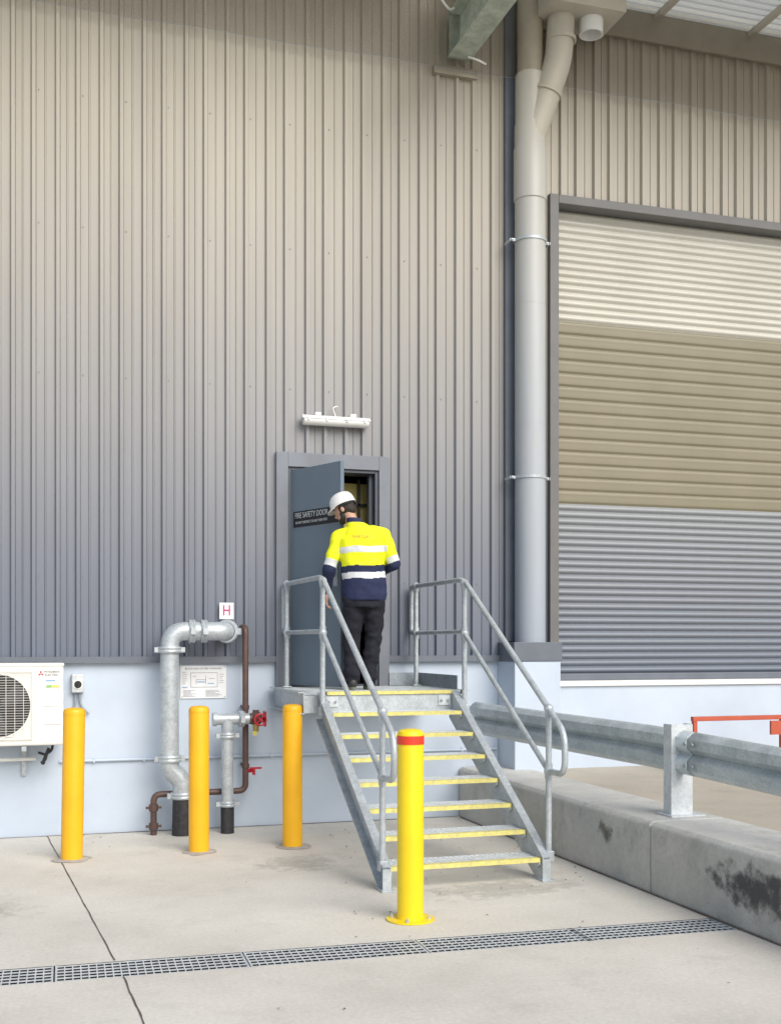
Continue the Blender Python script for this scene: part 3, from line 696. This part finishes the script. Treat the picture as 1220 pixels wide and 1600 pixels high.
# ------------------------------------------------------------------ bollards
def bollard(loc, label, r, h, m, flange=False, band=False, lean=0):
    B = thing('bollard', label, 'bollard', loc, 0, 'yellow steel bollards'); B.rotation_euler = (0, lean, 0)
    bm = new()
    lathe(bm, [(r, .008), (r, h-.035), (r*.99, h-.028), (r*.93, h-.012), (r*.75, h-.002), (r*.4, h+.003), (0, h+.004)], n=36); obj('post', bm, m, B)
    if flange:
        bm = new(); lathe(bm, [(.152, 0.002), (.152, .012), (r+.004, .012), (r+.002, .03), (r, .03)], n=40); fl = obj('base_plate', bm, m, B)
        for k in range(4):
            a = PI/4+k*PI/2+.3; bm = new(); m_ = Matrix.Translation((.12*math.cos(a), .12*math.sin(a), .012)); lathe(bm, [(.013, 0), (.013, .012), (.007, .012), (.007, .024), (0, .024)], m_, 6); obj('bolt', bm, 'galv', fl, smooth=False)
    else:
        bm = new(); n = 30; vs = []
        for k in range(n):
            a = 2*PI*k/n; q = .15+.05*noise.noise(Vector((math.cos(a)*2+loc[0]*5, math.sin(a)*2, 1.3))); vs.append((q, a))
        ri = [bm.verts.new((r*math.cos(a), r*math.sin(a), .012)) for q, a in vs]; ro = [bm.verts.new((q*math.cos(a), q*math.sin(a), .003)) for q, a in vs]
        for k in range(n): bm.faces.new((ri[k], ro[k], ro[(k+1) % n], ri[(k+1) % n]))
        obj('grout_collar', bm, 'cap', B)
    bm = new(); lathe(bm, [(r+.0015, h-.052), (r+.0025, h-.05), (r+.0025, h-.046), (r+.0015, h-.044)], n=36); obj('cap_seam', bm, m, B)
    if band:
        bm = new(); lathe(bm, [(r+.0032, h-.092), (r+.0032, h-.038)], n=36); obj('reflective_band', bm, 'redband', B)
    return B
bollard((.358, -1.24, 0), 'leftmost plain yellow bollard, in front of the air conditioner edge', .087, 1.225, 'yellow', lean=R(1.0))
bollard((1.387, -1.207, 0), 'plain yellow bollard in front of the hydrant pipes', .085, 1.222, 'yellow')
bollard((2.188, -1.202, 0), 'plain yellow bollard just left of the metal stairs', .085, 1.222, 'yellow')
bollard((2.32, -3.99, 0), 'bright yellow bollard with red band and bolted flange before the stairs', .084, 1.205, 'yellow2', True, True)

# ------------------------------------------------------------------ stairs
ST = thing('metal_stairs', 'galvanised steel stairs with yellow nosings, landing and handrails up to the side door', 'stairs', (0, 0, 0))
SX0, SX1 = 2.456, 3.618; RISE = .166; RUN = .267; LZ = 1.33; LY = -1.27
def grating(bm, x0, x1, y0, y1, z, t=.028, sx=.045, sy=.03, dep=.008, bw=.003):
    box(bm, x0, x1, y0, y0+.004, z-t, z); box(bm, x0, x1, y1-.004, y1, z-t, z); box(bm, x0, x0+.004, y0, y1, z-t, z); box(bm, x1-.004, x1, y0, y1, z-t, z)
    n = int((y1-y0)/sy)
    for i in range(1, n): y = y0+i*(y1-y0)/n; box(bm, x0+.004, x1-.004, y-bw, y+bw, z-dep, z)
    n = int((x1-x0)/sx)
    for i in range(1, n): x = x0+i*(x1-x0)/n; box(bm, x-.006, x+.006, y0+.004, y1-.004, z-.006, z-.0015)
bm = new(); grating(bm, SX0+.004, SX1-.004, .048, .275, 0, sx=.04, sy=.045, dep=.005)
for xx in (SX0+.004, SX1-.012): prism(bm, [(.0, -.002), (.27, -.002), (.27, -.05), (.05, -.075), (.0, -.05)], xx, xx+.008, 'x')
tr0 = obj('tread', bm, 'galvb', ST, smooth=False)
bm = new(); box(bm, SX0+.004, SX1-.004, 0, .048, -.006, 0.001); box(bm, SX0+.004, SX1-.004, -.003, .0, -.030, .001)
ns0 = obj('nosing', bm, 'nosing', tr0, smooth=False)
for k in range(1, 8):
    t = tr0 if k == 1 else tr0.copy()
    if k > 1:
        COL.objects.link(t); q = ns0.copy(); COL.objects.link(q); q.parent = t
    t.location = (0, LY-RUN*(8-k), RISE*k)
LX0, LX1 = 2.27, 3.74
bm = new(); grating(bm, LX0+.01, LX1-.01, LY+.05, -.08, LZ, sx=.06, sy=.04); ld = obj('landing', bm, 'galv', ST, smooth=False)
bm = new(); box(bm, SX0+.02, SX1+.03, LY, LY+.05, LZ-.006, LZ+.002); box(bm, SX0+.02, SX1+.03, LY-.003, LY, LZ-.028, LZ+.002); obj('nosing', bm, 'nosing', ld, smooth=False)
bm = new()
def channel_x(bm, x0, x1, y, z1, h, s):
    box(bm, x0, x1, min(y, y+s*.008), max(y, y+s*.008), z1-h, z1); box(bm, x0, x1, min(y+s*.008, y+s*.05), max(y+s*.008, y+s*.05), z1-.01, z1); box(bm, x0, x1, min(y+s*.008, y+s*.05), max(y+s*.008, y+s*.05), z1-h, z1-h+.01)
channel_x(bm, LX0+.01, LX1-.01, LY+.012, LZ-.032, .15, 1)
for s, x in ((1, LX0), (-1, LX1)):
    a, b = sorted((x, x+s*.008)); box(bm, a, b, LY+.0, -.06, LZ-.19, LZ+.002)
    a, b = sorted((x-s*.045, x)); box(bm, a, b, LY+.0, -.06, LZ-.19, LZ-.18); box(bm, a, b, LY+.0, -.06, LZ-.008, LZ+.002)
channel_x(bm, LX0+.01, LX1-.01, -.07, LZ-.032, .15, -1)
for x in (2.75, 3.25): box(bm, x, x+.05, LY+.07, -.13, LZ-.15, LZ-.035)
obj('landing_frame', bm, 'galv', ld, smooth=False)
for x in (SX0+.01, SX1-.12):
    bm = new(); box(bm, x, x+.11, LY+.002, LY+.011, LZ-.13, LZ-.045); bp_ = obj('bolt_plate', bm, 'galvb', ld, smooth=False)
    for q in (.025, .085):
        bm = new(); lathe(bm, [(.012, 0), (.012, .012), (0, .012)], AX((x+q, LY+.002, LZ-.088), (0, -1, 0)), 6); obj('bolt', bm, 'galvd', ld, smooth=False)
bm = new(); box(bm, LX1-.03, LX1-.022, LY+.1, -.09, LZ+.004, LZ+.13); box(bm, DX1+.10, LX1-.031, -.095, -.087, LZ+.004, LZ+.13); obj('toe_board', bm, 'galvd', ld, smooth=False)
def stringer(xw, s):
    bm = new()
    top = [(LY+.06, LZ+.0), (LY-.0, LZ+.0), (-3.17, .175)]; bot = [(-3.17, .0), (-3.05, .0), (LY+.06, LZ-.245)]
    prism(bm, top+bot, xw, xw+.008, 'x')
    def fl(a, b, th):
        a = Vector(a); b = Vector(b); dd = (b-a).normalized(); nn = Vector((-dd.y, dd.x))
        if nn.y > 0: nn = -nn
        x0, x1 = sorted((xw+(0 if s < 0 else .008), xw+(0 if s < 0 else .008)+s*.055))
        prism(bm, [tuple(a), tuple(b), tuple(b+nn*th), tuple(a+nn*th)], x0, x1, 'x')
    fl((LY, LZ), (-3.17, .175), .012); fl((LY+.06, LZ-.235), (-3.06, .012), .012)
    x0, x1 = sorted((xw+(0 if s < 0 else .008), xw+(0 if s < 0 else .008)+s*.055))
    box(bm, x0, x1, -3.17, -3.158, 0, .16)
    box(bm, min(x0, xw)-.015, max(x1, xw+.008)+.015, -3.20, -3.03, .002, .014)
    return obj('stringer', bm, 'galv', ST, smooth=False)
stringer(2.446, -1); stringer(3.62, 1)

def rail_bm(xw, xf):
    bm = new()
    p = [(xw, -.22, 1.85), (xw, -.07, 1.85), (xw, -.07, 2.31), (xw, -.22, 2.31), (xf, -1.36, 2.315), (xf, -3.10, 1.265), (xf, -3.37, 1.10), (xf, -3.37, .80), (xf, -3.10, .80)]
    path = [Vector(p[0])]+fillet(p[:4], .085, 6)[1:]
    path += fillet([p[3], p[4], p[5]], .11, 6)[1:]
    path += fillet([p[5], p[6], p[7], p[8]], .11, 7)[1:]
    tube(bm, path, .023, 14)
    tube(bm, [(xw, -.22, 1.85), (xf, -1.36, 1.85)], .021, 12); tube(bm, [(xf, -1.36, 1.85), (xf, -3.10, .80)], .021, 12)
    return bm
def rail(xw, xf, label):
    H_ = obj('handrail', rail_bm(xw, xf), 'galv', ST)
    H_['label'] = label
    for (x, y, z0, z1) in ((xw, -.22, LZ-.1, 2.31), (xf, -1.38, LZ-.19, 2.28), (xf, -3.10, .14, 1.265)):
        bm = new(); tube(bm, [(x, y, z0), (x, y, z1)], .023, 14); obj('post', bm, 'galv', H_)
        for z in (z1, 1.85 if y > -.5 else 1.84 if y > -2 else .80):
            bm = new(); sphere(bm, (x, y, z), .036, n=10)
            tube(bm, [(x, y, z-.055), (x, y, z+(.0 if z == z1 else .055))], .029, 14)
            obj('ball_joint', bm, 'galv', H_)
        bm = new(); box(bm, x-.03, x+.03, y-.035, y+.035, z0-.005, z0+.07) if y < -1 else box(bm, x-.04, x+.04, y-.04, y+.04, LZ+.003, LZ+.015)
        obj('post_fixing', bm, 'galv', H_, smooth=False, bevel=.004)
    return H_
rail(2.355, 2.41, 'left handrail of the metal stairs'); rail(3.645, 3.70, 'right handrail of the metal stairs')

# ------------------------------------------------------------------ guard rail
G = thing('guard_rail', 'galvanised corrugated guard rail bolted to posts along the concrete kerb', 'guard rail')
def grx(y): return 4.24+(-y-.25)*.088
def grz(y): return 1.165+(y+.25)*.012+(min(0, y+3.3))*.028
prof = [(0, -.31), (-.025, -.295), (-.06, -.265), (-.06, -.20), (-.02, -.165), (-.01, -.155), (-.02, -.145), (-.06, -.11), (-.06, -.045), (-.025, -.015), (0, 0)]
def wbeam(y0, y1, off=0):
    bm = new(); prev = None; N = 12
    for (a, b) in prof:
        cur = [bm.verts.new((grx(y0+(y1-y0)*i/N)+a+off, y0+(y1-y0)*i/N, grz(y0+(y1-y0)*i/N)+b)) for i in range(N+1)]
        if prev:
            for i in range(N): bm.faces.new((prev[i], prev[i+1], cur[i+1], cur[i]))
        prev = cur
    o = obj('rail_beam', bm, 'rail', G); s = o.modifiers.new('s', 'SOLIDIFY'); s.thickness = .004
    return o
wbeam(-.28, -3.72); wbeam(-3.58, -8.5, .006)
for y in (-3.58, -6.4):
    x = grx(y)+.0
    bm = new()
    box(bm, x-.095, x+.08, y-.008, y, KZ+.012, grz(y)+.045); box(bm, x-.095, x-.087, y, y+.10, KZ+.012, grz(y)+.045); box(bm, x+.072, x+.08, y, y+.10, KZ+.012, grz(y)+.045)
    po = obj('rail_post', bm, 'galvb', G, smooth=False)
    bm = new(); box(bm, x-.13, x+.15, y-.07, y+.16, KZ+.001, KZ+.012); obj('base_plate', bm, 'galvb', po, smooth=False)
    for z in (-.08, -.235):
        for q in (-.20, -.12):
            bm = new(); lathe(bm, [(.016, 0), (.013, .012), (0, .014)], AX((grx(y+q)-.06, y+q, grz(y+q)+z), (-1, 0, 0)), 8); obj('bolt', bm, 'galvd', po)

F = thing('steel_barrier', 'low red steel frame standing on the apron behind the guard rail', 'barrier', (6.30, -.9, .445))
bm = new(); box(bm, 0, 2.6, -.025, .025, .53, .575); obj('rail', bm, 'orange', F, smooth=False, bevel=.005)
bm = new(); box(bm, .05, 2.6, -.03, .03, .12, .17); obj('rail', bm, 'orange', F, smooth=False, bevel=.005)
for x in (.03, 1.05, 2.5):
    bm = new(); box(bm, x-.02, x+.02, -.022, .022, 0, .53); box(bm, x-.06, x+.06, -.2, .2, 0, .02); obj('leg', bm, 'orange', F, smooth=False)
bm = new(); box(bm, .88, 1.3, -.06, -.032, .38, .52); obj('cross_plate', bm, 'orange', F, smooth=False)

bm = new(); random.seed(11)
for i in range(170):
    if i < 100: x = random.uniform(2.5, 4.1); y = random.uniform(-3.4, -.2)
    else: x = random.uniform(-.5, 4.1); y = random.uniform(-7.5, -.1)
    s = random.uniform(.004, .014); a = random.uniform(0, PI); z = .006
    c, d = math.cos(a)*s, math.sin(a)*s
    vs = [bm.verts.new((x+c, y+d, z)), bm.verts.new((x-d*.5, y+c*.5, z+s*.4)), bm.verts.new((x-c, y-d, z)), bm.verts.new((x+d*.5, y-c*.5, z+s*.1))]; bm.faces.new(vs)
tag(obj('leaf_litter', bm, 'leaf', smooth=False), 'scattered dry leaf crumbs on the concrete around the stairs', 'litter', kind='stuff')

# ------------------------------------------------------------------ person
PN = thing('person', 'worker in white hard hat and yellow navy work shirt walking in at the door', 'person', (2.875, -.95, LZ+.003), R(-10))
def remesh(name, bm, voxel, mats, parent, smooth_it=6, assign=None, disp=0, dscale=6):
    bmesh.ops.recalc_face_normals(bm, faces=bm.faces[:])
    me = bpy.data.meshes.new('t'); bm.to_mesh(me); bm.free()
    o = bpy.data.objects.new('t', me); COL.objects.link(o)
    r = o.modifiers.new('r', 'REMESH'); r.mode = 'VOXEL'; r.voxel_size = voxel; r.use_smooth_shade = True
    s = o.modifiers.new('s', 'SMOOTH'); s.factor = .5; s.iterations = smooth_it
    bpy.context.view_layer.update()
    me2 = bpy.data.meshes.new_from_object(o.evaluated_get(bpy.context.evaluated_depsgraph_get()))
    bpy.data.objects.remove(o)
    me2.materials.clear(); me2.name = name
    for k in mats: me2.materials.append(M[k])
    if disp:
        nrm = [v.normal.copy() for v in me2.vertices]
        for v, nn in zip(me2.vertices, nrm):
            q = noise.noise(Vector((v.co.x*dscale, v.co.y*dscale, v.co.z*dscale*1.7)))+.5*noise.noise(Vector((v.co.x*dscale*2.3+5, v.co.y*dscale*2.3, v.co.z*dscale*3)))
            v.co += nn*q*disp
    for p in me2.polygons:
        p.use_smooth = True
        if assign: p.material_index = assign(p.center)
    ob = bpy.data.objects.new(name, me2); COL.objects.link(ob); ob.parent = parent
    return ob
def loft(bm, rings, n=28):
    rr = []
    for (cx, cy, z, rx, ry) in rings:
        rr.append([bm.verts.new((cx+rx*math.cos(2*PI*k/n), cy+ry*math.sin(2*PI*k/n), z)) for k in range(n)])
    for a, b in zip(rr, rr[1:]):
        for k in range(n): bm.faces.new((a[k], a[(k+1) % n], b[(k+1) % n], b[k]))
    bm.faces.new(rr[0][::-1]); bm.faces.new(rr[-1])
def limb(bm, pts, rs):
    for (a, b, ra, rb) in zip(pts, pts[1:], rs, rs[1:]):
        a = Vector(a); b = Vector(b); n = 6
        tube(bm, [a.lerp(b, i/n) for i in range(n+1)], [ra+(rb-ra)*i/n for i in range(n+1)], 18)
    for p, r in zip(pts, rs): sphere(bm, p, r, n=10)
shL = Vector((-.200, .03, 1.365)); elL = Vector((-.285, .0, 1.09)); wrL = Vector((-.300, .12, .88))
shR = Vector((.200, -.02, 1.385)); elR = Vector((.292, -.03, 1.13)); wrR = Vector((.225, .20, 1.08))
hipL = Vector((-.06, 0, .86)); knL = Vector((-.085, .035, .47)); anL = Vector((-.09, -.02, .09))
hipR = Vector((.115, 0, .86)); knR = Vector((.115, .05, .47)); anR = Vector((.075, .06, .09))
HM = Matrix.Translation((-.145, .07, 1.625)) @ Matrix.Rotation(R(58), 4, 'Z') @ Matrix.Rotation(R(-28), 4, 'X')
def hand(bm, wr, dv, side, curl):
    dv = Vector(dv).normalized(); across = Vector((0, 1, 0)); across = (across-dv*across.dot(dv)).normalized(); nrm = dv.cross(across)*side
    m_ = Matrix((across, nrm, dv)).transposed().to_4x4(); m_.translation = Vector(wr)
    sphere(bm, (0, 0, .055), 1, (.042, .016, .055), n=10, mx=m_)
    R3 = m_.to_3x3()
    for i, (off, l) in enumerate(((.031, .07), (.0105, .08), (-.0105, .074), (-.031, .058))):
        b = m_ @ Vector((off, 0, .092)); d1 = R3 @ Vector((off*.8, curl*.5, 1)).normalized(); d2 = R3 @ Vector((0, curl, .6)).normalized()
        a = b+d1*l*.5; c = a+d2*l*.3; e = c+(R3 @ Vector((0, curl*1.3, .15)).normalized())*l*.25
        limb(bm, [b, a, c, e], [.0088, .0086, .008, .0072])
    b = m_ @ Vector((.034, 0, .03)); d = R3 @ Vector((.75, .35, .6)).normalized(); d2 = R3 @ Vector((.35, .5, .8)).normalized()
    limb(bm, [b, b+d*.035, b+d*.035+d2*.03], [.012, .010, .0085])
bm = new()
loft(bm, [(.02, 0, .80, .15, .09), (.02, 0, 1.0, .155, .09), (.0, 0, 1.25, .17, .10), (-.0, 0, 1.36, .16, .09), (-.03, .01, 1.44, .08, .07)])
limb(bm, [(-.03, .01, 1.42), (-.09, .045, 1.54)], [.06, .054])
limb(bm, [(-.09, .045, 1.54), tuple(HM @ Vector((0, -.02, -.03)))], [.054, .056])
limb(bm, [shL, elL, wrL], [.045, .038, .027]); limb(bm, [shR, elR, wrR], [.045, .038, .027])
limb(bm, [hipL, knL, anL], [.07, .05, .036]); limb(bm, [hipR, knR, anR], [.07, .05, .036])
sphere(bm, (0, -.01, .02), 1, (.076, .098, .10), n=14, mx=HM); sphere(bm, (0, .03, -.045), 1, (.058, .062, .068), n=12, mx=HM)
sphere(bm, (0, .065, -.088), 1, (.03, .028, .024), n=10, mx=HM)
sphere(bm, (0, .098, -.022), 1, (.013, .02, .02), n=8, mx=HM); sphere(bm, (0, .092, .0), 1, (.009, .014, .03), n=8, mx=HM)
sphere(bm, (0, .083, -.06), 1, (.024, .012, .010), n=8, mx=HM)
for s in (-1, 1):
    sphere(bm, (s*.078, -.012, -.012), 1, (.009, .019, .031), n=8, mx=HM); sphere(bm, (s*.032, .078, .012), 1, (.018, .012, .008), n=8, mx=HM)
hand(bm, wrL, (-.02, .25, -1), 1, .55)
hand(bm, wrR, (-.4, .9, -.1), -1, .6)
remesh('body', bm, .0052, ['skin'], PN, 3)
def seg_t(p, a, b):
    d = b-a; t = max(0, min(1, (p-a).dot(d)/d.length_squared)); return t, (p-(a+d*t)).length
def shirt_mat(c):
    for sh_, el, wr in ((shL, elL, wrL), (shR, elR, wrR)):
        t1, d1 = seg_t(c, sh_, el); t2, d2 = seg_t(c, el, wr)
        outer = abs(c.x-.01) > .213 if c.z < 1.33 else abs(c.x-.0) > .235
        if min(d1, d2) < .095 and outer:
            if d1 <= d2 or t2 <= 0.02:
                if t1 > .95: return 1
                if .74 < t1 <= .95: return 2
                return 0
            return 1
    z = c.z-.035*(c.x)+.004*math.sin(c.x*22)
    if 1.225 < z < 1.28: return 2
    if .995 < z < 1.05: return 2
    if z > 1.11:
        if z > 1.50 and abs(c.x+.06) < .09: return 1
        return 0
    return 1
bm = new()
loft(bm, [(.028, 0, .80, .195, .135), (.030, 0, .86, .208, .145), (.026, -.005, .98, .198, .14), (.014, -.005, 1.12, .198, .14), (.006, -.005, 1.25, .212, .148), (.004, -.005, 1.34, .205, .138), (.000, 0, 1.41, .160, .118), (-.02, .005, 1.46, .112, .092), (-.05, .02, 1.505, .078, .072), (-.07, .03, 1.545, .067, .066)])
limb(bm, [tuple(Vector((-.10, .01, 1.40))), shL, elL, wrL+Vector((0, -.01, .02))], [.070, .072, .060, .044])
limb(bm, [tuple(Vector((.10, 0, 1.41))), shR, elR, wrR+Vector((0, -.01, 0))], [.070, .070, .060, .044])
remesh('work_shirt', bm, .0065, ['hivis', 'navy', 'tape'], PN, 8, shirt_mat, .009, 7)
text('shirt_logo', 'BARTOR', .040, 'logo', PN, Matrix.Translation((-.02, -.162, 1.36)) @ Matrix.Rotation(R(80), 4, 'X'), sx=.95)
bm = new()
loft(bm, [(.022, 0, .74, .175, .125), (.022, 0, .82, .185, .125), (.025, 0, .90, .18, .12)])
for h_, k_, a_ in ((hipL, knL, anL), (hipR, knR, anR)):
    limb(bm, [h_+Vector((0, 0, -.04)), k_, a_+Vector((0, -.005, .09)), a_+Vector((0, -.005, .03))], [.108, .082, .070, .074])
remesh('trousers', bm, .0065, ['trouser'], PN, 5, None, .014, 9)
for a_, yaw in ((anL, 14), (anR, -6)):
    m_ = Matrix.Translation((a_.x, a_.y, 0)) @ Matrix.Rotation(R(yaw), 4, 'Z')
    bm = new(); sphere(bm, (0, .06, .045), 1, (.05, .12, .042), n=12, mx=m_); sphere(bm, (0, -.02, .06), 1, (.044, .055, .055), n=12, mx=m_); sphere(bm, (0, -.01, .10), 1, (.048, .055, .05), n=12, mx=m_)
    bt = remesh('boot', bm, .006, ['boot'], PN, 3)
    bm = new(); prof_ = [(.05*math.cos(t)*(1 if math.sin(t) > 0 else .85), .05+.125*math.sin(t)) for t in [2*PI*k/24 for k in range(24)]]
    vs0 = [bm.verts.new(m_ @ Vector((x, y, 0))) for x, y in prof_]; vs1 = [bm.verts.new(m_ @ Vector((x, y, .026))) for x, y in prof_]
    bm.faces.new(vs0); bm.faces.new(vs1)
    for k in range(24): bm.faces.new((vs0[k], vs0[(k+1) % 24], vs1[(k+1) % 24], vs1[k]))
    obj('sole', bm, 'sole', bt)
bm = new(); sphere(bm, (0, -.022, .012), 1, (.082, .094, .088), n=12, mx=HM); sphere(bm, (0, -.06, -.03), 1, (.06, .045, .05), n=12, mx=HM)
ha = remesh('hair', bm, .006, ['hair'], PN, 2)
bm = new(); sphere(bm, (0, .035, -.078), 1, (.056, .055, .034), n=12, mx=HM); sphere(bm, (0, .062, -.092), 1, (.036, .035, .026), n=12, mx=HM)
for s in (-1, 1): sphere(bm, (s*.055, .02, -.055), 1, (.014, .025, .04), n=8, mx=HM)
remesh('beard', bm, .006, ['hair'], PN, 2)
HH = HM @ Matrix.Translation((0, -.005, .035)) @ Matrix.Rotation(R(4), 4, 'X')
bm = new(); n = 36
prof_ = [(.112, -.006), (.112, .002), (.109, .01), (.107, .04), (.100, .07), (.084, .097), (.055, .116), (.025, .123), (0, .125)]
rings = []
for r, z in prof_:
    if r == 0: rings.append([bm.verts.new(HH @ Vector((0, 0, z)))]); continue
    ring_ = []
    for k in range(n):
        a = 2*PI*k/n; rr_ = r
        x = rr_*math.cos(a)*.93; y = rr_*math.sin(a)*1.12
        if z < .005:
            fw = max(0, math.sin(a)); y += .042*fw**2; x *= 1.06
        ring_.append(bm.verts.new(HH @ Vector((x, y, z-(.01 if z < .005 and math.sin(a) > .3 else 0)))))
    rings.append(ring_)
for a, b in zip(rings, rings[1:]):
    for k in range(n):
        if len(b) == 1: bm.faces.new((a[k], a[(k+1) % n], b[0]))
        else: bm.faces.new((a[k], a[(k+1) % n], b[(k+1) % n], b[k]))
for s in (-.03, 0, .03): tube(bm, [HH @ Vector((s, y, (.121-3.9*y*y-abs(s)*.1))) for y in (-.095, -.06, -.02, .02, .06, .095)], .005, 8)
hat = obj('hard_hat', bm, 'helmet', PN); so_ = hat.modifiers.new('s', 'SOLIDIFY'); so_.thickness = .003
bm = new(); tube(bm, [HH @ Vector((.096*math.cos(a), .112*math.sin(a), -.018)) for a in [PI+PI*k/16 for k in range(17)]], .009, 8); sphere(bm, tuple(HH @ Vector((0, -.122, -.024))), .016, n=8)
tube(bm, [HH @ Vector((.085, .0, -.01)), HM @ Vector((.07, .03, -.09))], .004, 6); tube(bm, [HH @ Vector((-.085, .0, -.01)), HM @ Vector((-.07, .03, -.09))], .004, 6)
obj('head_strap', bm, 'black', hat)
